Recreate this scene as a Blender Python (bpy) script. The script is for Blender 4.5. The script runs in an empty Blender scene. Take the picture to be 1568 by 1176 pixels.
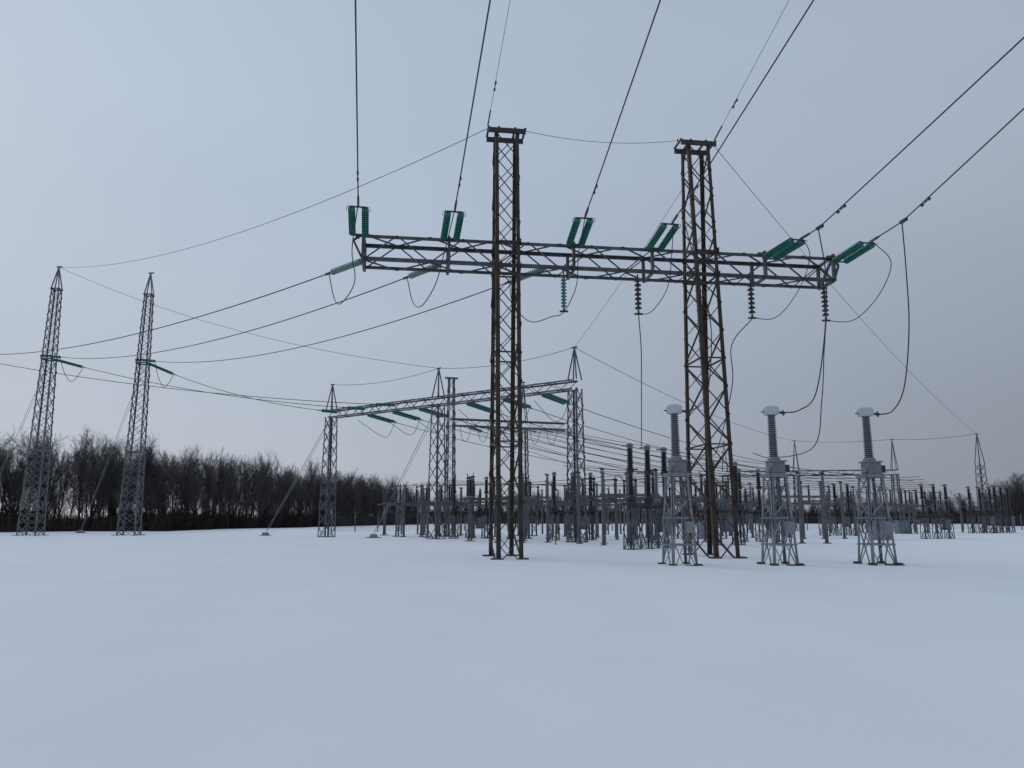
import bpy, math, random
from mathutils import Vector, noise, Matrix
random.seed(7)
scene = bpy.context.scene
V = Vector
# ------------------------------------------------------------------ materials
def mat(name, col, rough=0.6, metal=0.0, col2=None, scale=4.0, bump=0.0, spec=0.4, lo=0.4, hi=0.62):
    m = bpy.data.materials.new(name); m.use_nodes = True
    nt = m.node_tree; b = nt.nodes['Principled BSDF']
    b.inputs['Base Color'].default_value = (*col, 1)
    b.inputs['Roughness'].default_value = rough
    b.inputs['Metallic'].default_value = metal
    b.inputs['Specular IOR Level'].default_value = spec
    if col2:
        tc = nt.nodes.new('ShaderNodeTexCoord'); n = nt.nodes.new('ShaderNodeTexNoise')
        n.inputs['Scale'].default_value = scale; n.inputs['Detail'].default_value = 6; n.inputs['Roughness'].default_value = .65
        r = nt.nodes.new('ShaderNodeValToRGB')
        r.color_ramp.elements[0].color = (*col, 1); r.color_ramp.elements[1].color = (*col2, 1)
        r.color_ramp.elements[0].position = lo; r.color_ramp.elements[1].position = hi
        nt.links.new(tc.outputs['Object'], n.inputs['Vector'])
        nt.links.new(n.outputs['Fac'], r.inputs['Fac']); nt.links.new(r.outputs['Color'], b.inputs['Base Color'])
        if bump:
            bp = nt.nodes.new('ShaderNodeBump'); bp.inputs['Strength'].default_value = bump
            nt.links.new(n.outputs['Fac'], bp.inputs['Height']); nt.links.new(bp.outputs['Normal'], b.inputs['Normal'])
    return m
RUST = mat('rusted_steel', (.036,.034,.033), .75, .1, (.070,.040,.022), 1.2)
STEEL = mat('weathered_galvanised_steel', (.09,.097,.108), .6, .2, (.055,.053,.052), 2.0)
GALV = mat('galvanised_steel', (.25,.265,.285), .5, .2, (.15,.16,.17), 1.2)
MAST = mat('galvanised_steel_mast', (.15,.16,.175), .5, .2, (.09,.095,.10), .8)
FARST = mat('galvanised_steel_yard', (.13,.138,.152), .55, .1, (.065,.067,.072), 1.0)
GLASS = mat('green_glass', (.006,.105,.08), .12, 0, (.01,.18,.14), 9, spec=.8)
GLASS_LIT = mat('green_glass_lit_through', (.12,.22,.18), .15, 0, (.22,.30,.26), 9, spec=.8)  # same green glass; light showing through it is put into the paler colour
PORC = mat('brown_porcelain', (.018,.014,.013), .25, 0, spec=.6)
GREYP = mat('grey_porcelain', (.13,.145,.165), .3, 0, (.10,.11,.13), 5, spec=.6)
WHITE = mat('pale_grey_paint', (.50,.53,.56), .4, 0, (.40,.43,.46), 3)
TANK = mat('blue_grey_paint', (.20,.225,.26), .45, 0, (.15,.17,.20), 3)
WIRE = mat('aluminium_conductor', (.035,.037,.042), .6, .4)
DARKM = mat('dark_painted_metal', (.025,.026,.03), .5, .1, (.045,.04,.038), 3)
CONC = mat('footing_concrete', (.035,.033,.03), .9, 0, (.09,.085,.08), 5, .3)
YEL = mat('yellow_paint', (.26,.21,.05), .5, 0, (.20,.15,.04), 5)
BARK = mat('bark', (.026,.023,.022), .9, 0, (.052,.046,.043), 1.2)
TWIG = mat('twigs', (.060,.052,.052), .9, 0, (.105,.092,.090), .5)  # twig colour lightened to stand in for distance haze
BRUSH = mat('dry_brush', (.026,.021,.018), .95, 0, (.062,.046,.036), .5)

# ------------------------------------------------------------------ mesh collector
def perp(d):
    d = d.normalized()
    a = V((0,0,1)) if abs(d.z) < .9 else V((1,0,0))
    x = d.cross(a).normalized(); return x, x.cross(d).normalized()
class M:
    def __init__(s): s.v=[]; s.f=[]; s.m=[]; s.mats=[]
    def mi(s, mt):
        if mt not in s.mats: s.mats.append(mt)
        return s.mats.index(mt)
    def prism(s, a, b, cs, mt, cs2=None, cap=True):
        n=len(cs); i=len(s.v); k=s.mi(mt)
        s.v += [a+c for c in cs] + [b+c for c in (cs2 or cs)]
        for j in range(n):
            j2=(j+1)%n; s.f.append((i+j,i+j2,i+n+j2,i+n+j)); s.m.append(k)
        if cap:
            s.f.append(tuple(range(i+n-1,i-1,-1))); s.f.append(tuple(range(i+n,i+2*n))); s.m += [k,k]
    def bar(s, a, b, w, mt, h=None, off=None):
        a=V(a); b=V(b); h=h or w
        if off is not None: a=a+off; b=b+off
        x,y=perp(b-a); s.prism(a,b,[x*w/2+y*h/2,-x*w/2+y*h/2,-x*w/2-y*h/2,x*w/2-y*h/2],mt)
    def angle(s, a, b, w, t, mt, d1, d2):
        a=V(a); b=V(b); d1=d1.normalized(); d2=d2.normalized()
        s.prism(a,b,[V((0,0,0)),d1*w,d1*w+d2*t,d2*t],mt)
        s.prism(a,b,[d2*t,d1*t+d2*t,d1*t+d2*w,d2*w],mt)
    def box(s, c, sz, mt):
        c=V(c); s.prism(c-V((0,0,sz[2]/2)),c+V((0,0,sz[2]/2)),[V((x*sz[0]/2,y*sz[1]/2,0)) for x,y in((-1,-1),(1,-1),(1,1),(-1,1))],mt)
    def tube(s, pts, r, mt, n=6):
        pts=[V(p) for p in pts]; i=len(s.v); k=s.mi(mt); px=None
        for q,p in enumerate(pts):
            d=(pts[min(q+1,len(pts)-1)]-pts[max(q-1,0)])
            x,y=perp(d)
            if px is not None:
                x=(px-d.normalized()*px.dot(d.normalized())).normalized(); y=x.cross(d.normalized())
            px=x
            for j in range(n):
                a=2*math.pi*j/n; s.v.append(p+x*math.cos(a)*r+y*math.sin(a)*r)
        for q in range(len(pts)-1):
            for j in range(n):
                j2=(j+1)%n; s.f.append((i+q*n+j,i+q*n+j2,i+q*n+n+j2,i+q*n+n+j)); s.m.append(k)
    def lathe(s, a, b, prof, mt, n=12):
        a=V(a); b=V(b); d=(b-a).normalized(); x,y=perp(d); i=len(s.v); k=s.mi(mt)
        for t,r in prof:
            for j in range(n):
                an=2*math.pi*j/n; s.v.append(a+d*t+(x*math.cos(an)+y*math.sin(an))*r)
        for q in range(len(prof)-1):
            for j in range(n):
                j2=(j+1)%n; s.f.append((i+q*n+j,i+q*n+j2,i+q*n+n+j2,i+q*n+n+j)); s.m.append(k)
        s.f.append(tuple(range(i,i+n))); s.f.append(tuple(range(i+(len(prof)-1)*n,i+len(prof)*n))); s.m += [k,k]
    def discs(s, a, b, R, mt, pitch=.15, n=12):
        a=V(a); b=V(b); L=(b-a).length; N=max(2,int(L/pitch)); p=L/N; pr=[]
        for i in range(N):
            t=i*p
            pr += [(t,.04),(t+.12*p,.06),(t+.3*p,R*.75),(t+.45*p,R),(t+.68*p,R*.97),(t+.62*p,R*.5),(t+.85*p,.045)]
        s.lathe(a,b,pr,mt,n)
    def ribs(s, a, b, r0, r1, mt, pitch=.09, n=12, d=.35):
        a=V(a); b=V(b); L=(b-a).length; N=max(3,int(L/pitch)); p=L/N; pr=[]
        for i in range(N):
            t=i*p; r=r0+(r1-r0)*t/L
            pr += [(t,r*(1-d)),(t+.45*p,r),(t+.6*p,r),(t+.75*p,r*(1-d))]
        s.lathe(a,b,pr,mt,n)
    def build(s, name, parent=None, loc=(0,0,0), rot=0, me=None):
        if me is None:
            me=bpy.data.meshes.new(name+'_mesh'); me.from_pydata([tuple(v) for v in s.v],[],s.f)
            for q in s.mats: me.materials.append(q)
            me.polygons.foreach_set('material_index', s.m); me.update()
        o=bpy.data.objects.new(name,me); scene.collection.objects.link(o)
        o.location=loc; o.rotation_euler=(0,0,rot); o.parent=parent
        return o
def link(name, me, loc, rot=0, sc=1, parent=None):
    o=bpy.data.objects.new(name,me); scene.collection.objects.link(o)
    o.location=loc; o.rotation_euler=(0,0,rot); o.scale=(sc,sc,sc) if not hasattr(sc,'__len__') else sc; o.parent=parent; return o
def empty(name, loc=(0,0,0), rot=0):
    e=bpy.data.objects.new(name,None); scene.collection.objects.link(e); e.location=loc; e.rotation_euler=(0,0,rot); return e

def lattice(m, A, B, n, lw, bw, mt, style='X', mt2=None, horiz=0, lt=None, side=None):
    """side: style of the faces 1 and 3 (the ones along the second axis)"""
    A=[V(p) for p in A]; B=[V(p) for p in B]; mt2=mt2 or mt; lt=lt or lw*.14
    cen=sum(A,V((0,0,0)))/4
    for i in range(4):
        m.angle(A[i],B[i],lw,lt,mt,A[(i+1)%4]-A[i],A[(i-1)%4]-A[i])
    for i in range(4):
        j=(i+1)%4; st=style; nn=n
        if side and i%2==1: st,nn=side
        mid=(A[i]+A[j])/2; nrm=(mid-cen).normalized()
        for k in range(nn):
            t0=k/nn; t1=(k+1)/nn
            a0=A[i].lerp(B[i],t0); a1=A[i].lerp(B[i],t1); b0=A[j].lerp(B[j],t0); b1=A[j].lerp(B[j],t1)
            if st=='X':
                m.bar(a0,b1,bw,mt2,bw*.4,nrm*.012); m.bar(b0,a1,bw,mt2,bw*.4,nrm*(.012+bw*.45))
            else:
                kk=k+(i>=2 and 1 or 0)
                if kk%2==0: m.bar(a0,b1,bw,mt2,bw*.5)
                else: m.bar(b0,a1,bw,mt2,bw*.5)
            if horiz and k%horiz==0 and k>0: m.bar(a0,b0,bw,mt2,bw*.5,-nrm*.02)
def sq(x,y,z,wx,wy=None):
    wy=wy or wx
    return [(x-wx/2,y-wy/2,z),(x+wx/2,y-wy/2,z),(x+wx/2,y+wy/2,z),(x-wx/2,y+wy/2,z)]
def sagline(a,b,s,n=24):
    a=V(a); b=V(b); return [a.lerp(b,i/n)-V((0,0,4*s*(i/n)*(1-i/n))) for i in range(n+1)]
def catmull(P,n=8):
    P=[V(p) for p in P]; P=[P[0]*2-P[1]]+P+[P[-1]*2-P[-2]]; out=[]
    for i in range(1,len(P)-2):
        for k in range(n):
            t=k/n; p0,p1,p2,p3=P[i-1:i+3]
            out.append(.5*((2*p1)+(p2-p0)*t+(2*p0-5*p1+4*p2-p3)*t*t+(3*p1-p0-3*p2+p3)*t**3))
    out.append(P[-2]); return out

# ------------------------------------------------------------------ ground
def gz(x,y):
    r=math.hypot(x,y); f=max(0,min(1,(400-r)/200))
    return f*(.08*noise.noise(V((x/17,y/17,0)))+.015*noise.noise(V((x/3.5,y/5,3))))
def axis(n,mx,p=2.6): return [mx*math.copysign(abs(t)**p,t) for t in [(-1+2*i/(n-1)) for i in range(n)]]
N=260; ax=axis(N,1800,3.0); vs=[]; fs=[]
for j in range(N):
    for i in range(N):
        x=ax[i]; y=ax[j]+12; vs.append((x,y,gz(x,y)))
for j in range(N-1):
    for i in range(N-1):
        a=j*N+i; fs.append((a,a+1,a+N+1,a+N))
me=bpy.data.meshes.new('snow'); me.from_pydata(vs,[],fs); me.polygons.foreach_set('use_smooth',[True]*len(fs)); me.update()
snow=bpy.data.materials.new('snow'); snow.use_nodes=True; nt=snow.node_tree; b=nt.nodes['Principled BSDF']
b.inputs['Roughness'].default_value=.8; b.inputs['Specular IOR Level'].default_value=.06
tc=nt.nodes.new('ShaderNodeTexCoord')
mp=nt.nodes.new('ShaderNodeMapping'); mp.inputs['Scale'].default_value=(1,.55,1)
n1=nt.nodes.new('ShaderNodeTexNoise'); n1.inputs['Scale'].default_value=.35; n1.inputs['Detail'].default_value=5
n2=nt.nodes.new('ShaderNodeTexNoise'); n2.inputs['Scale'].default_value=14; n2.inputs['Detail'].default_value=6
r=nt.nodes.new('ShaderNodeValToRGB'); r.color_ramp.elements[0].color=(.82,.84,.865,1); r.color_ramp.elements[1].color=(.86,.88,.90,1)
r.color_ramp.elements[0].position=.35; r.color_ramp.elements[1].position=.7
ad=nt.nodes.new('ShaderNodeMath'); ad.operation='MULTIPLY_ADD'; ad.inputs[1].default_value=.07
bp=nt.nodes.new('ShaderNodeBump'); bp.inputs['Strength'].default_value=.4; bp.inputs['Distance'].default_value=.1
L=nt.links.new
L(tc.outputs['Object'],mp.inputs['Vector']); L(mp.outputs['Vector'],n1.inputs['Vector']); L(mp.outputs['Vector'],n2.inputs['Vector'])
L(n1.outputs['Fac'],r.inputs['Fac']); L(r.outputs['Color'],b.inputs['Base Color'])
L(n2.outputs['Fac'],ad.inputs[0]); L(n1.outputs['Fac'],ad.inputs[2]); L(ad.outputs[0],bp.inputs['Height']); L(bp.outputs['Normal'],b.inputs['Normal'])
me.materials.append(snow)
g=bpy.data.objects.new('snowy_ground',me); scene.collection.objects.link(g)

def patch(m,x,y,r,mt=CONC,z=.05,sq_=.8):
    n=14; pts=[]
    for i in range(n):
        a=2*math.pi*i/n; rr=r*(.75+.4*random.random()); pts.append(V((x+rr*math.cos(a),y+rr*math.sin(a)*sq_,0)))
    c=V((x,y,0)); cs=[p-c for p in pts]
    m.prism(c+V((0,0,-.4)),c+V((0,0,z)),cs,mt,[q*.8 for q in cs])

# ------------------------------------------------------------------ main gantry
GA=math.atan2(.129,.9917)
def G(s,l,z): return V((-.3+.9917*s-.129*l, 35.3+.129*s+.9917*l, z))
ge=empty('transmission_line_gantry',(-.3,35.3,0),GA)
TOP=20.3
def tower(s, name):
    m=M()
    def ring(z):
        ly=3.4+(.95-3.4)*z/TOP; return sq(s,0,z,1.16,ly)
    lattice(m,ring(-.3),ring(13.3),10,.19,.08,RUST,'X',side=('Z',10))
    lattice(m,ring(13.3),ring(TOP),5,.17,.07,RUST,'X',side=('Z',6))
    for z in (5.1,9.2,13.4,14.6):
        c=ring(z)
        for i in range(4): m.bar(c[i],c[(i+1)%4],.09,RUST,.06)
    for l in (-.5,.5):
        m.bar((s-.92,l,TOP+.08),(s+.92,l,TOP+.08),.10,DARKM,.24)
    for dx in (-.9,-.4,.4,.9): m.bar((s+dx,-.52,TOP+.24),(s+dx,.52,TOP+.24),.1,DARKM,.08)
    m.bar((s-.9,0,TOP+.26),(s-.9,0,TOP+.5),.05,DARKM); m.bar((s+.9,0,TOP+.26),(s+.9,0,TOP+.5),.05,DARKM)
    for k in range(34):
        z=3.0+k*.5; ly=3.4+(.95-3.4)*z/TOP
        m.bar((s-.57,-ly/2,z),(s-.70,-ly/2,z),.02,RUST)
    for z in (13.42,14.6):
        for x in (-.6,.6):
            m.box((s+x*1.03,-.8,z),(.02,.3,.3),STEEL)
    for x in (-.57,.57):
        for y in (-1.7,1.7): patch(m,s+x,y,.36,CONC,.06)
    return m.build(name,ge)
tower(0,'tower_west'); tower(9.72,'tower_east')
m=M()
x0,x1=-6.7,16.35; zb,zt=13.44,14.66; hw=.68
A=[(x0,-hw,zb),(x0,hw,zb),(x0,hw,zt),(x0,-hw,zt)]; B=[(x1,-hw,zb-.1),(x1,hw,zb-.1),(x1,hw,zt-.08),(x1,-hw,zt-.08)]
lattice(m,A,B,15,.16,.09,STEEL,'Z',horiz=0)
for x in (x0,x1):
    for a,b_ in (((-hw,zb),(hw,zt)),((-hw,zt),(hw,zb)),((-hw,zb),(-hw,zt)),((hw,zb),(hw,zt)),((-hw,zb),(hw,zb)),((-hw,zt),(hw,zt))):
        m.bar((x,a[0],a[1]-(.09 if x>0 else 0)),(x,b_[0],b_[1]-(.09 if x>0 else 0)),.11,STEEL)
att=[-6.9,-2.75,3.17,7.03,12.75,16.45]
for s in att:
    q=max(min(s,x1),x0)
    m.bar((q,-hw-.06,zb-.12),(q,-hw-.06,zt+.06),.2,STEEL,.12)
    m.bar((q-.36,-hw-.1,zt-.1),(q+.36,-hw-.1,zt-.1),.12,STEEL)
    m.bar((q,hw+.05,zb-.1),(q,hw+.05,zt),.14,STEEL)
    m.bar((q,-hw,zb-.06),(q,hw,zb-.06),.12,STEEL)
m.bar((x0,-hw,zt),(x0-.45,-hw,zt-.3),.09,STEEL); m.bar((x0,-hw,zb),(x0-.45,-hw,zt-.3),.09,STEEL)
m.bar((x1,-hw,zt-.08),(x1+.3,-hw,zt-.5),.09,STEEL); m.bar((x1,-hw,zb-.1),(x1+.3,-hw,zt-.5),.09,STEEL)
m.build('crossbeam',ge)

# ------------------------------------------------------------------ insulators / wires
def string_obj(a,b,gl=GLASS,double=.29,R=.165,cap=.35,n=14,pitch=.15):
    a=V(a); b=V(b); m=M(); d=(b-a).normalized()
    x=d.cross(V((0,0,1))).normalized()
    offs=(-double,double) if double else (0,)
    p0=a+d*cap; p1=b-d*cap
    for o in offs:
        m.discs(p0+x*o,p1+x*o,R,gl,pitch,n)
        m.bar(p0+x*o-d*.1,p0+x*o,.05,DARKM); m.bar(p1+x*o,p1+x*o+d*.1,.05,DARKM)
    if double:
        for p in (p0-d*.1,p1+d*.1): m.bar(p-x*(double+.05),p+x*(double+.05),.05,DARKM,.06)
        for sgn in (-1,1):
            q=p1+x*sgn*double+d*.1
            m.tube(catmull([q,q+x*sgn*.16+V((0,0,.02)),q+x*sgn*.22-d*.14,q+x*sgn*.2-d*.34],4),.012,DARKM,4)
    m.bar(a,p0-d*.1,.06,DARKM); m.bar(p1+d*.1,b,.06,DARKM)
    m.bar(b-d*.12,b+d*.3,.09,DARKM)
    return m.build('glass_insulator_string')
W=M()
def damper(p,d):
    d=d.normalized(); q=p-V((0,0,.09))
    W.bar(p,q,.05,WIRE); W.bar(q-d*.2,q+d*.2,.03,WIRE)
    W.bar(q-d*.28,q-d*.16,.08,WIRE); W.bar(q+d*.16,q+d*.28,.08,WIRE)
sdir=[(.18,-1,.233),(.175,-1,.233),(.124,-1,.233),(.187,-1,.20),(.3,-1,.05),(.18,-1,.05)]
wdir=[(.18,-1,.235),(.175,-1,.235),(.124,-1,.235),(.187,-1,.235),(.272,-1,.235),(.175,-1,.235)]
clamps=[]
for i,s in enumerate(att):
    A=G(s,-.8,14.40 if i<4 else 14.22); d=V(sdir[i]).normalized(); T=2.7 if i<4 else 2.85
    E=A+d*T; string_obj(A,E,GLASS,cap=.36)
    C=A+d*(T+(.4,.4,.4,.9,1.1,2.1)[i]); clamps.append((E,C))
    w=V(wdir[i]); pts=[E,C]+[C+w*(120*(k/30)**1.5)+V((0,0,.00045*(120*(k/30)**1.5)**2)) for k in range(1,31)]
    W.tube(pts,.027,WIRE,6)
    W.bar(E,E+d*.5,.08,WIRE)
    damper(C+w*1.5,w)
    if i in (4,5): W.bar(C-d*.1,C+d*.3,.12,WIRE)
for s,w in ((-.93,(.158,-1,.233)),(9.72+.93,(.126,-1,.233))):
    A=G(s,-.3,TOP+.4); w=V(w)
    W.tube([A]+[A+w*(120*(k/20)**1.5) for k in range(1,21)],.011,WIRE,5)
    W.bar(A,A+w*1.0,.06,WIRE,.05); damper(A+w*2.6,w)
W.build('overhead_conductors')

MP=[(-60.2,80.6),(-50.9,82.8),(-41.6,85.0)]
W=M()
def span(a,b,sag,la=2.4,lb=2.4,r=.03,gl=GLASS_LIT,glb=GLASS,dbl=None,n=40):
    a=V(a); b=V(b); L_=(b-a).length
    f=lambda t: a.lerp(b,t)-V((0,0,4*sag*t*(1-t)))
    ta=la/L_; tb=1-lb/L_
    W.tube([f(ta+(tb-ta)*k/n) for k in range(n+1)],r,WIRE,5)
    if la: string_obj(a,f(ta),gl,dbl,cap=.25,n=10)
    if lb: string_obj(b,f(tb),glb,dbl,cap=.25,n=10)
    return f(ta),f(tb)
rear=[(-6.7,0),(-3.0,1),(2.1,2)]
back=[]; mend=[]
for s,k in rear:
    mx,my=MP[k]; A=G(s,.6,13.85)
    ra,rb=span(A,(mx+.5,my-.4,19.3),1.8,2.8,3.2,dbl=None,r=.03); back.append(ra); mend.append(rb)
for k in range(2):
    R=back[k]; F=clamps[k][0]
    W.tube(catmull([R,R+V((.35,-.1,-1.35)),G(rear[k][0]-.95,.2,11.6),G(rear[k][0]-.35,-.3,12.5),G(att[k]-.25,-1.2,13.7),F],8),.024,WIRE,6)
sus=[]
for s,gl in ((2.75,GLASS),(6.4,PORC),(12.15,PORC),(16.0,PORC)):
    a=G(s,-.3,13.4); b_=G(s,-.3,11.6); m=M()
    m.bar(a,a-V((0,0,.2)),.06,DARKM); m.discs(a-V((0,0,.2)),b_,.14 if gl==GLASS else .17,gl,.15 if gl==GLASS else .2,12); m.bar(b_,b_-V((0,0,.2)),.09,DARKM); m.bar(b_-V((.2,0,.18)),b_-V((-.2,0,.18)),.08,DARKM)
    m.build('suspension_insulator'); sus.append(b_-V((0,0,.2)))
W.tube(catmull([back[2],back[2]+V((.2,-.1,-1.2)),G(1.2,.2,11.0),G(2.2,-.1,11.2),sus[0],G(3.3,-.6,12.6),G(3.3,-1.2,14.0),clamps[2][0]],8),.022,WIRE,6)
W.tube(catmull([sus[1],sus[1]+V((.6,-.2,.1)),G(7.7,-.8,12.6),G(7.7,-1.6,14.0),clamps[3][0]],8),.02,WIRE,6)
W.tube(catmull([sus[2],sus[2]+V((1.1,-.3,.0)),G(14.2,-1.2,12.7),G(14.3,-2.2,14.0),clamps[4][0]],8),.02,WIRE,6)
W.tube(catmull([sus[3],sus[3]+V((1.2,-.4,-.05)),G(17.8,-2.0,12.3),G(17.9,-3.0,13.6),clamps[5][0]],8),.02,WIRE,6)
W.tube(catmull([clamps[4][1],(13.6,32.0,12.2),(13.34,31.8,9.8),(12.44,31,6.83),(11.5,30.4,6.0),(10.6,30,5.83)],10),.025,WIRE,6)
W.tube(catmull([clamps[5][1],(17.05,31.9,12.2),(16.74,31.5,9.7),(16.07,31,7.1),(15.3,30.6,6.0),(14.5,30.4,5.8)],10),.025,WIRE,6)
W.tube(catmull([clamps[3][1],(7.9,31.6,12.4),(8.3,31.2,9.8),(7.9,30.4,7.0),(7.4,30,6.1),(6.7,29.7,5.85)],10),.022,WIRE,6)
W.tube(catmull([sus[1],sus[1]+V((.25,1,-1.5)),(7.0,41,8.6),(7.75,46,6.0)],10),.024,WIRE,6)
W.tube(catmull([sus[2],sus[2]+V((-.9,.6,-1.2)),(10.9,37.5,8.2),(11.2,42,5.4),(11.6,46,5.6)],10),.024,WIRE,6)
W.tube(catmull([sus[3],sus[3]+V((-.1,.3,-1.6)),(15.2,37.3,7.4),(15.3,39,5.3),(14.2,42,5.0),(14.4,46,5.6)],10),.024,WIRE,6)

# ------------------------------------------------------------------ slender lattice masts, left
mm=M()
lattice(mm,sq(0,0,-.3,1.95),sq(0,0,19,1.15),14,.14,.08,MAST,'X')
lattice(mm,sq(0,0,19,1.15),sq(0,0,27,.82),8,.12,.07,MAST,'X')
for i,p in enumerate(sq(0,0,27,.82)): mm.bar(p,(0,0,29.6),.1,MAST)
for z,ww in ((9,1.55),(19,1.2),(27,.86)):
    c=sq(0,0,z,ww)
    for i in range(4): mm.bar(c[i],c[(i+1)%4],.14,MAST)
mm.bar((-.7,-.5,19.3),(.7,-.5,19.3),.2,DARKM); mm.bar((-.25,0,29.6),(.35,0,29.65),.12,DARKM)
for x in (-1,1):
    for y in (-1,1): patch(mm,x,y,.5)
o=mm.build('lattice_mast',None,(*MP[0],0),.1)
masts=[o]+[link('lattice_mast',o.data,(*p,0),.1+.03*i) for i,p in enumerate(MP[1:])]

# ------------------------------------------------------------------ yard gantries
def yard_gantry(name,P,Q,zb,peak,posts,wpost=1.1,flat=()):
    P=V((*P,0)); Q=V((*Q,0)); D=Q-P; Ln=D.length; ang=math.atan2(D.y,D.x)
    m=M()
    for t in posts:
        x=t*Ln
        lattice(m,sq(x,0,-.3,wpost,wpost*1.2),sq(x,0,zb+.1,wpost*.75,wpost*.8),9,.12,.06,FARST,'X')
        if t in flat:
            lattice(m,sq(x,0,zb+.1,wpost*.75,wpost*.8),sq(x,0,peak,wpost*.6),4,.11,.055,FARST,'X')
            m.bar((x-.7,0,peak),(x+.7,0,peak),.18,FARST)
        else:
            for p in sq(x,0,zb+.8,wpost*.7): m.bar(p,(x,0,peak),.08,FARST)
            m.bar((x-.25,0,peak),(x+.25,0,peak),.1,DARKM)
        patch(m,x,0,1.1,CONC,.05)
    h=.8; w=.45
    lattice(m,[(0,-w,zb),(0,w,zb),(0,w,zb+h),(0,-w,zb+h)],[(Ln,-w,zb),(Ln,w,zb),(Ln,w,zb+h),(Ln,-w,zb+h)],max(8,int(Ln/1.1)),.12,.065,FARST,'Z')
    m.build(name,None,P,ang)
    def at(t,l=0,z=zb): 
        n_=V((-D.y,D.x,0)).normalized(); q=P+D*t+n_*l; return V((q.x,q.y,z))
    return at
g1=yard_gantry('substation_gantry',(-18,76),(4.9,59),11.6,15.0,(0,.5,1.0))
g2=yard_gantry('substation_gantry',(-6.4,80),(5.9,84),11.3,16.4,(0,.62),1.0,flat=(0,))
g3=yard_gantry('substation_gantry',(32,116),(56,112),8.0,13.2,(0,.42,.98),1.1)
for i,(k,t) in enumerate(((2,.06),(1,.2),(0,.34))):
    mx,my=MP[k]
    ra,rb=span((mx+.6,my-.1,19.0),g1(t,-.5,12.0),.9,4.2,2.4,r=.03,gl=GLASS)
    q=mend[(0,1,2)[k]]
    W.tube(catmull([q,q.lerp(ra,.25)-V((0,0,1.5)),q.lerp(ra,.6)-V((0,0,2.0)),ra],8),.03,WIRE,5)
for i,t in enumerate((.16,.28,.40,.60,.74,.88)):
    ra,rb=span(g1(t,.5,11.7),g3(.05+i*.17,-.5,8.1),1.8,3.2,2.6,r=.03,gl=GLASS,dbl=.25)
    q=ra; W.tube(catmull([q,q-V((.6,-.2,1.3)),q-V((1.4,-.3,1.3)),g1(t,-.6,11.0)],6),.025,WIRE,5)
for i in range(6):
    t=.12+i*.15; p=g2(t,0,11.2)
    W.tube(catmull([p-V((.5,0,0)),p-V((.3,.1,1.2)),p+V((.2,0,-1.4)),p+V((.6,0,-.1))],5),.025,WIRE,5)
    span(g2(t,-.5,11.3),(14+i*5.5,70+i*2,5.6),.5,2.2,0,r=.026,gl=GLASS)
    W.tube(sagline(g2(t,.5,11.3),(18+i*6,100,6.2),.6,16),.024,WIRE,5)
for i in range(5):
    W.tube(sagline((-12+i*1.3,86-i*3,5.4),(12+i*4,64+i*6,5.6),.4,20),.025,WIRE,5)
for i in range(6):
    W.tube(sagline((4+i*2,60+i*5,5.8),(38+i*3,72+i*5,5.6),.5,20),.024,WIRE,5)
tp=lambda k: V((MP[k][0],MP[k][1],29.6))
EW=.013
W.tube(sagline(G(-.9,0,TOP+.4),tp(1),2.0,40),EW*1.3,WIRE,5)
W.tube(sagline(tp(1),g1(.5,0,15.0),1.6,40),EW*1.4,WIRE,5)
W.tube(sagline(G(.9,0,TOP+.4),G(9.72-.9,0,TOP+.4),.35,20),EW,WIRE,5)
W.tube(sagline(G(9.72+.9,0,TOP+.4),g1(1,0,15.0),.3,20),EW,WIRE,5)
LM=(62.5,103)
W.tube(sagline(G(9.72+.9,0,TOP+.4),(*LM,13.0),1.2,40),EW*1.2,WIRE,5)
W.tube(sagline(g1(0,0,15),g1(.5,0,15),.5,20),EW*1.6,WIRE,5); W.tube(sagline(g1(.5,0,15),g1(1,0,15),.5,20),EW*1.6,WIRE,5)
W.tube(sagline(g1(1,0,15),g3(.42,0,13.2),1.0,30),EW*1.6,WIRE,5)
W.tube(sagline(g3(.42,0,13.2),g3(.98,0,13.2),.3,10),EW*1.8,WIRE,5); W.tube(sagline(g3(.98,0,13.2),(*LM,13),.3,10),EW*1.8,WIRE,5)
W.build('substation_wiring')
gm=M()
for a,b_ in ((g1(0,0,11.8),(-25.5,81,0)),(g1(.5,0,11.8),(-12.9,73,0)),(tp(1)-V((0,0,11)),(-66,96,0)),(tp(2)-V((0,0,11)),(-54,98,0))):
    b_=V(b_); gm.bar(a,b_+V((0,0,.4)),.035,GALV); 
    gm.bar(V(a)+V((.25,0,0)),b_+V((.15,0,.4)),.025,GALV)
    gm.prism(b_+V((0,0,-.3)),b_+V((0,0,.35)),[V((.5,.4,0)),V((-.5,.4,0)),V((-.5,-.4,0)),V((.5,-.4,0))],GALV,[V((.25,.2,0)),V((-.25,.2,0)),V((-.25,-.2,0)),V((.25,-.2,0))])
    patch(gm,b_.x,b_.y,.9,CONC,.05)
gm.build('guy_wire_anchor')

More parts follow.
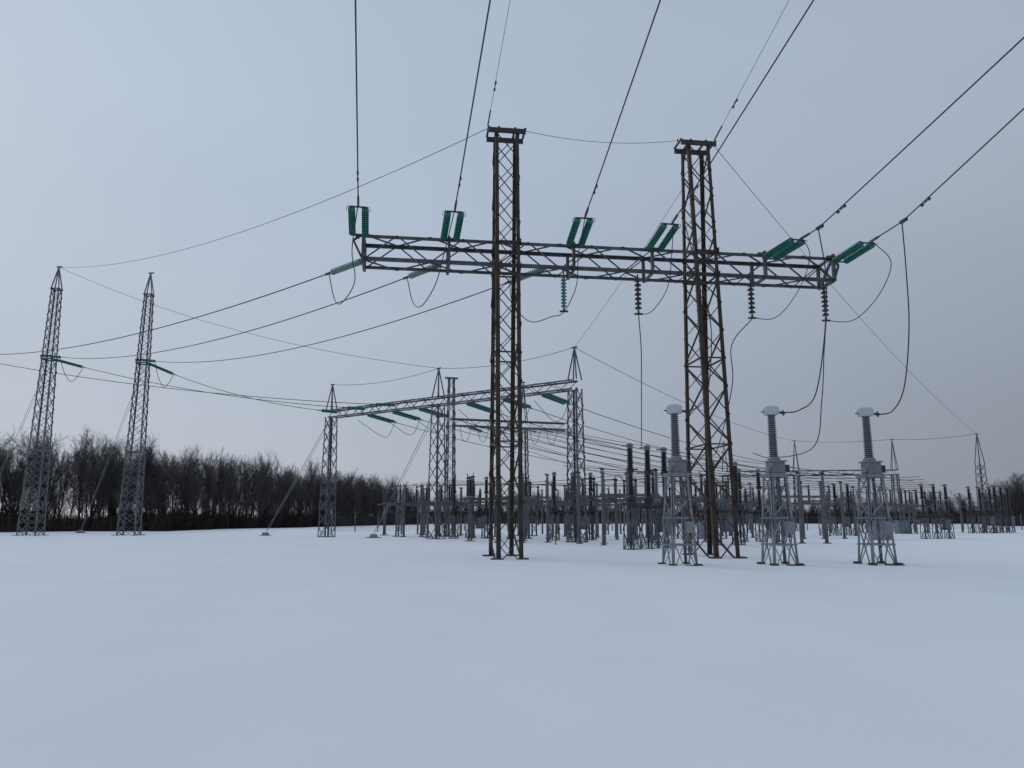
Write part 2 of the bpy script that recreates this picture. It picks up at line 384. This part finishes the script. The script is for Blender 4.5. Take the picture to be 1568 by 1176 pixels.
# ------------------------------------------------------------------ instrument transformers (front right)
m=M()
lattice(m,sq(0,0,-.3,1.02,1.1),sq(0,0,1.75,.84,.9),1,.09,.05,GALV,'X')
lattice(m,sq(0,0,1.75,.84,.9),sq(0,0,3.35,.66,.72),2,.09,.045,GALV,'Z')
for z,wx,wy in ((.75,.93,1.0),(1.75,.84,.9),(3.33,.72,.78)):
    c=sq(0,0,z,wx,wy)
    for i in range(4): m.bar(c[i],c[(i+1)%4],.065,GALV)
m.box((0,0,3.40),(.82,.82,.05),GALV)
m.box((.05,0,3.66),(.54,.52,.46),TANK); m.box((.05,0,3.92),(.66,.64,.05),TANK)
m.box((.42,-.05,3.64),(.2,.32,.28),DARKM); m.box((-.30,-.1,3.6),(.12,.25,.2),TANK)
for i in range(5): m.box((.05,-.26-.012,3.5+i*.08),(.44,.02,.03),GALV)
m.lathe((0,0,3.945),(0,0,5),[(0,.24),(.06,.24),(.14,.19)],TANK,20)
m.ribs((0,0,4.08),(0,0,5.74),.19,.16,GREYP,.075,20,.3)
m.lathe((0,0,5.72),(0,0,6.3),[(0,.15),(.02,.28),(.06,.31),(.26,.31),(.32,.29),(.36,.2),(.38,.05)],WHITE,24)
m.bar((.28,0,5.85),(.58,0,5.82),.05,DARKM,.09); m.bar((.5,0,5.72),(.5,0,5.95),.045,DARKM)
m.bar((-.28,0,5.85),(-.42,0,5.85),.04,DARKM)
m.box((.25,-.5,1.4),(.32,.18,.42),GALV)
m.tube([(.25,-.5,1.6),(.22,-.42,2.4),(.2,-.35,3.4)],.025,DARKM,6)
m.tube([(-.42,-.5,-.1),(-.36,-.4,3.3)],.022,DARKM,6)
for x in (-.5,.5):
    for y in (-.55,.55): m.box((x,y,.0),(.24,.24,.14),CONC)
patch(m,.3,-.6,.42,CONC,.03)
ito=m.build('instrument_transformer',None,(6.3,29.6,0),GA+.05)
link('instrument_transformer',ito.data,(10.2,30.0,0),GA); link('instrument_transformer',ito.data,(14.1,30.4,0),GA-.04)

# ------------------------------------------------------------------ disconnectors, breakers, supports
def disconnector():
    m=M()
    for x in (-2.2,2.2):
        for y in (-.45,.45):
            m.bar((x,y,-.3),(x,y*.8,3.2),.12,FARST)
        for k in range(3):
            z=.3+k*.95; m.bar((x,-.45,z),(x,.4,z+.95),.05,FARST); m.bar((x,.45,z),(x,-.4,z+.95),.05,FARST,.03,V((.05,0,0)))
        patch(m,x,0,.6)
    for y in (-.62,.62): m.bar((-2.9,y,3.27),(2.9,y,3.27),.14,FARST,.18)
    for x in (-2.2,0,2.2):
        m.bar((x,-.95,3.42),(x,.95,3.42),.16,FARST,.12)
        for y in (-.8,.8):
            m.ribs((x,y,3.5),(x,y,4.85),.14,.12,PORC,.13,10,.35); m.box((x,y,4.92),(.2,.2,.12),DARKM)
        m.bar((x,-.95,5.02),(x,.95,5.02),.08,DARKM)
        m.bar((x,.8,5.0),(x+.05,1.3,5.35),.06,DARKM)
        m.bar((x,-.8,5.0),(x,-.8,5.3),.05,DARKM)
    m.box((2.2,-.62,1.4),(.35,.3,.6),FARST); m.bar((2.2,-.62,1.7),(2.2,-.75,3.3),.05,FARST)
    return m
def breaker():
    m=M()
    for x in (-1.75,0,1.75):
        lattice(m,sq(x,0,-.3,.75),sq(x,0,2.5,.62),2,.09,.05,FARST,'X')
        m.box((x,0,2.58),(.8,.8,.12),DARKM)
        m.lathe((x,0,2.64),(x,0,3),[(0,.26),(.3,.28),(.4,.2)],DARKM,12)
        m.ribs((x,0,3.0),(x,0,4.3),.17,.17,PORC,.11,12,.3)
        m.lathe((x,0,4.3),(x,0,4.7),[(0,.14),(.04,.22),(.22,.22),(.26,.18)],DARKM,12)
        m.ribs((x,0,4.55),(x,0,5.75),.2,.18,PORC,.11,12,.3)
        m.lathe((x,0,5.75),(x,0,6.1),[(0,.18),(.18,.2),(.26,.12),(.28,.03)],GREYP,12)
        m.bar((x,0,4.5),(x,-.5,4.5),.07,DARKM); m.bar((x,0,5.85),(x,.5,5.9),.07,DARKM)
        patch(m,x,0,.5)
    m.bar((-2.1,0,2.4),(2.1,0,2.4),.16,DARKM,.2)
    m.box((.9,-.5,1.5),(.8,.5,1.1),FARST)
    return m
def support():
    m=M()
    for x in (-1.9,0,1.9):
        m.bar((x,0,-.3),(x,0,3.4),.18,FARST)
        m.ribs((x,0,3.4),(x,0,4.9),.14,.11,GREYP,.13,10,.35); m.box((x,0,4.97),(.22,.22,.12),DARKM); m.bar((x-.1,-.3,5.06),(x-.1,.3,5.06),.06,DARKM)
        patch(m,x,0,.35)
    m.bar((-2.1,0,3.3),(2.1,0,3.3),.12,FARST,.16)
    return m
dm=disconnector().build('disconnector_switch',None,(-11.7,85,0),.3).data
for X,Y,rz in ((-9.6,80,.4),(-6,76,.2),(-3.7,90,.1),(.4,80,.5),(3.5,72,.3),(8.35,86,.2),(8.3,66,.5),(14.8,82,.1),(17,70,.3),(26.3,86,.2),(30.2,80,.1),(41.4,96,.2),(44.5,90,.3),(12.4,58,.13),(27,96,.1),(-1.2,62,.3),(51,97,.2)):
    link('disconnector_switch',dm,(X,Y,0),rz+.02)
bm_=breaker().build('circuit_breaker',None,(8.0,45.5,0),.8).data
for X,Y,rz,s_ in ((37.5,69,.35,.8),(34.9,84,.2,.92),(63,100,.6,1.0),(5.0,64,.3,.92),(19.1,60,.2,.92),(-3.75,70,.5,.92),(13.5,52,.13,.92),(57.8,96,.3,.95)):
    link('circuit_breaker',bm_,(X,Y,0),rz,s_)
sm=support().build('busbar_support',None,(-9,78,0),.5).data
for X,Y,rz in ((-13,92,.2),(-8.4,88,.4),(-5.5,84,.9),(-2.1,74,.2),(1.5,70,.4),(3.5,90,.2),(5.3,78,.8),(8.1,74,.3),(12.5,90,.1),(10.5,66,.4),(14.2,72,.2),(19.6,88,.3),(21.5,80,.9),(24.5,74,.2),(34.2,96,.3),(27.9,70,.1),(37.5,82,.4),(51.5,100,.2),(48.4,104,.1),(61.4,104,.3),(6.6,56,.3),(.8,58,.2),(7.9,52,.2),(20.7,56,.13)):
    link('busbar_support',sm,(X,Y,0),rz)
m=M(); lattice(m,sq(0,0,-.3,1.3),sq(0,0,9,.8),9,.11,.06,FARST,'X')
for p in sq(0,0,9,.8): m.bar(p,(0,0,13),.08,FARST)
m.bar((-.3,0,13),(.3,0,13),.09,DARKM); patch(m,0,0,1.3); m.build('lightning_mast',None,(*LM,0),.2)
m=M(); m.bar((0,0,-.3),(0,0,1.45),.09,YEL); m.box((0,0,1.5),(.12,.12,.05),DARKM); m.build('yellow_marker_post',None,(2.95,53,0))
m=M(); m.box((0,0,.75),(1.6,.9,1.5),TANK); m.box((0,0,1.54),(1.75,1.05,.07),GALV); m.box((0,-.46,.75),(.7,.02,1.2),GALV); m.bar((0,-.48,.2),(0,-.48,1.3),.02,DARKM)
ko=m.build('control_cabinet',None,(31,66,0),.3)
link('control_cabinet',ko.data,(17,68,0),.1); link('control_cabinet',ko.data,(46,92,0),.1)

# ------------------------------------------------------------------ fence
m=M()
pts=[(-24,104),(-10,112),(40,122),(110,122)]
for (xa,ya),(xb,yb) in zip(pts,pts[1:]):
    Ld=math.hypot(xb-xa,yb-ya); n=int(Ld/3)
    for k in range(n+1):
        t=k/n; x=xa+(xb-xa)*t; y=ya+(yb-ya)*t; m.bar((x,y,-.2),(x,y,2.3),.12,FARST); m.bar((x,y,2.3),(x,y-.3,2.6),.06,FARST)
    for z in [.2+i*.22 for i in range(10)]+[2.5]: m.bar((xa,ya,z),(xb,yb,z),.02,FARST)
    nn=int(Ld/.3)
    for k in range(nn):
        t=k/nn; x=xa+(xb-xa)*t; y=ya+(yb-ya)*t; m.bar((x,y,.1),(x,y,2.2),.016,FARST)
m.build('wire_fence')

# ------------------------------------------------------------------ bare trees
def tree(seed,H):
    R=random.Random(seed); m=M()
    def seg(a,b,r0,r1,mt,n=3):
        x,y=perp(b-a); c=[(x*math.cos(2*math.pi*j/n)+y*math.sin(2*math.pi*j/n)) for j in range(n)]
        m.prism(a,b,[q*r0 for q in c],mt,[q*r1 for q in c],cap=False)
    def grow(p,d,L_,r,lev):
        n=(7,4,3,2)[lev]
        for k in range(n):
            up=(.02,.10,.06,.03)[lev]
            g_=(.07,.13,.2,.25)[lev]
            d2=(d+V((R.gauss(0,g_),R.gauss(0,g_),R.gauss(up,.04)))).normalized()
            q=p+d2*(L_/n); r2=r*(1-.9/n) if k<n-1 else r*.3
            seg(p,q,r,r2,BARK if lev<2 else TWIG,5 if lev==0 else 3)
            if lev<3:
                if lev==0: nb=0 if k<1 else (2 if k<3 else 4)
                else: nb=(0,3,3)[lev]
                for _ in range(nb):
                    a=R.uniform(0,6.28); sp=R.uniform(.5,1.05) if lev==0 else R.uniform(.4,.95)
                    x,y=perp(d2)
                    nd=(d2+(x*math.cos(a)+y*math.sin(a))*sp+V((0,0,.12))).normalized()
                    ln=H*R.uniform(.16,.34)*(1.15-.5*k/n) if lev==0 else L_*R.uniform(.35,.6)
                    grow(p.lerp(q,R.random()),nd,ln,max(r2*.5,.012),lev+1)
            p,d,r=q,d2,r2
    nst=R.choice((1,1,2))
    for i in range(nst):
        grow(V((R.uniform(-.8,.8),R.uniform(-.6,.6),-.3)),V((R.gauss(0,.06),R.gauss(0,.06),1)).normalized(),H*R.uniform(.8,.94),.17,0)
    return m
var=[]
hold=bpy.data.objects.new('tree_line',None); scene.collection.objects.link(hold)
for i in range(8):
    t=tree(150+i,14.0); me=bpy.data.meshes.new('bare_tree_mesh'); me.from_pydata([tuple(v) for v in t.v],[],t.f)
    for q in t.mats: me.materials.append(q)
    me.polygons.foreach_set('material_index',t.m); me.update(); var.append(me)
bv=[]
for i in range(3):
    R=random.Random(i+5); m=M()
    for k in range(300):
        p=V((R.uniform(-3,3),R.uniform(-1.5,1.5),-.1)); d=V((R.gauss(0,.25),R.gauss(0,.25),1)).normalized(); h=R.uniform(.8,3.4)*(1-abs(p.x)/6)
        q=p+d*h; x,y=perp(d); w=R.uniform(.02,.05)
        m.prism(p,q,[x*w,y*w,-x*w-y*w],BRUSH,[x*w*.3,y*w*.3,-(x+y)*w*.3],cap=False)
        for _ in range(3):
            s_=p.lerp(q,R.uniform(.3,.9)); e=s_+(d+V((R.gauss(0,.7),R.gauss(0,.7),.2))).normalized()*h*.35
            m.prism(s_,e,[x*w*.5,y*w*.5,-(x+y)*w*.5],BRUSH,cap=False)
    me=bpy.data.meshes.new('brush_mesh'); me.from_pydata([tuple(v) for v in m.v],[],m.f); me.materials.append(BRUSH); me.update(); bv.append(me)
edge=[(-140,98),(-69,105),(-52,113),(-53,139),(-48,156),(-44,183),(-38,232),(-30,262)]
def along(P,step):
    for (xa,ya),(xb,yb) in zip(P,P[1:]):
        Ld=math.hypot(xb-xa,yb-ya); n=max(1,int(Ld/step))
        nx,ny=-(yb-ya)/Ld,(xb-xa)/Ld
        for k in range(n): yield xa+(xb-xa)*k/n, ya+(yb-ya)*k/n, nx, ny
for row in range(5):
    for x,y,nx,ny in along(edge,3.0+row*.4):
        o=row*3.8+random.uniform(-1.5,1.5); sc=random.uniform(.74,1.06)*(1.0 if row else .85)
        link('bare_tree',random.choice(var),(x+nx*o+random.uniform(-1.3,1.3),y+ny*o,0),random.uniform(0,6.28),(sc*.95,sc*.95,sc),hold)
for row in range(3):
    for x,y,nx,ny in along(edge,3.2):
        o=row*4+random.uniform(-1,1)-1
        link('brush',random.choice(bv),(x+nx*o,y+ny*o,0),random.uniform(-.4,.4)+math.atan2(-nx,ny),random.uniform(.7,1.3),hold)
far=bpy.data.objects.new('distant_tree_line',None); scene.collection.objects.link(far)
fe=[(-40,290),(60,310),(130,300),(190,285),(260,270)]
for row in range(3):
    for x,y,nx,ny in along(fe,4.0):
        o=row*4+random.uniform(-2,2); sc=random.uniform(.55,.9)+.14*noise.noise(V((x/25,0,0)))
        link('bare_tree',random.choice(var),(x+nx*o,y+ny*o,0),random.uniform(0,6.28),(sc*1.2,sc*1.2,sc),far)
for row in range(3):
    for x,y,nx,ny in along(fe,4.0):
        link('brush',random.choice(bv),(x+nx*row*4,y-2+ny*row*4,0),random.uniform(-.3,.3),1.8,far)
for k in range(24):
    x=random.uniform(126,165); y=random.uniform(195,215); sc=random.uniform(.75,1.0)
    link('bare_tree',random.choice(var),(x,y,0),random.uniform(0,6.28),(sc*1.1,sc*1.1,sc*.95),far)
    link('brush',random.choice(bv),(x,y-3,0),random.uniform(-.3,.3),1.3,far)

# ------------------------------------------------------------------ world
w=bpy.data.worlds.new('World'); scene.world=w; w.use_nodes=True; nt=w.node_tree; nt.nodes.clear(); L=nt.links.new
out=nt.nodes.new('ShaderNodeOutputWorld'); bgS=nt.nodes.new('ShaderNodeBackground'); bgC=nt.nodes.new('ShaderNodeBackground'); mx=nt.nodes.new('ShaderNodeMixShader')
sky=nt.nodes.new('ShaderNodeTexSky'); sky.sky_type='NISHITA'; sky.sun_disc=False; sky.sun_elevation=math.radians(28); sky.sun_rotation=math.radians(-40)
bgS.inputs['Strength'].default_value=.06; L(sky.outputs[0],bgS.inputs['Color'])
tc=nt.nodes.new('ShaderNodeTexCoord'); sp=nt.nodes.new('ShaderNodeSeparateXYZ'); L(tc.outputs['Generated'],sp.inputs[0])
def mr(src,a,b):
    n=nt.nodes.new('ShaderNodeMapRange'); n.interpolation_type='SMOOTHSTEP'; n.inputs[1].default_value=a; n.inputs[2].default_value=b; L(src,n.inputs[0]); return n.outputs[0]
def mixc(f,a,b):
    n=nt.nodes.new('ShaderNodeMix'); n.data_type='RGBA'; L(f,n.inputs[0])
    for k,c in ((6,a),(7,b)):
        if isinstance(c,tuple): n.inputs[k].default_value=(*c,1)
        else: L(c,n.inputs[k])
    return n.outputs[2]
e=mr(sp.outputs['Z'],-.02,.55); az=mr(sp.outputs['X'],-.55,.85)
left=mixc(e,(.45,.50,.58),(.45,.54,.675)); right=mixc(e,(.235,.258,.31),(.39,.45,.55))
base=mixc(az,left,right)
nz=nt.nodes.new('ShaderNodeTexNoise'); nz.inputs['Scale'].default_value=1.6; nz.inputs['Detail'].default_value=4
mpn=nt.nodes.new('ShaderNodeMapping'); mpn.inputs['Scale'].default_value=(1,1,2.5); L(tc.outputs['Generated'],mpn.inputs[0]); L(mpn.outputs[0],nz.inputs['Vector'])
nr=nt.nodes.new('ShaderNodeMapRange'); nr.inputs[1].default_value=.3; nr.inputs[2].default_value=.7; nr.inputs[3].default_value=.97; nr.inputs[4].default_value=1.05; L(nz.outputs['Fac'],nr.inputs[0])
vm=nt.nodes.new('ShaderNodeVectorMath'); vm.operation='SCALE'; L(base,vm.inputs[0]); L(nr.outputs[0],vm.inputs['Scale'])
L(vm.outputs[0],bgC.inputs['Color']); mx.inputs[0].default_value=.93
L(bgS.outputs[0],mx.inputs[1]); L(bgC.outputs[0],mx.inputs[2]); L(mx.outputs[0],out.inputs['Surface'])
ld=bpy.data.lights.new('sun','SUN'); ld.energy=.5; ld.angle=math.radians(30); ld.color=(1,.97,.93)
lo=bpy.data.objects.new('sun',ld); scene.collection.objects.link(lo); lo.rotation_euler=(math.radians(62),0,math.radians(220))
# ------------------------------------------------------------------ camera
cd=bpy.data.cameras.new('camera'); cd.sensor_width=36; cd.lens=36*1177/1568; cd.clip_end=5000
co=bpy.data.objects.new('camera',cd); scene.collection.objects.link(co); co.location=(0,0,1.7+gz(0,0)); co.rotation_euler=(math.radians(99.975),0,0)
scene.camera=co
scene.view_settings.view_transform='Standard'; scene.view_settings.look='None'; scene.view_settings.exposure=0
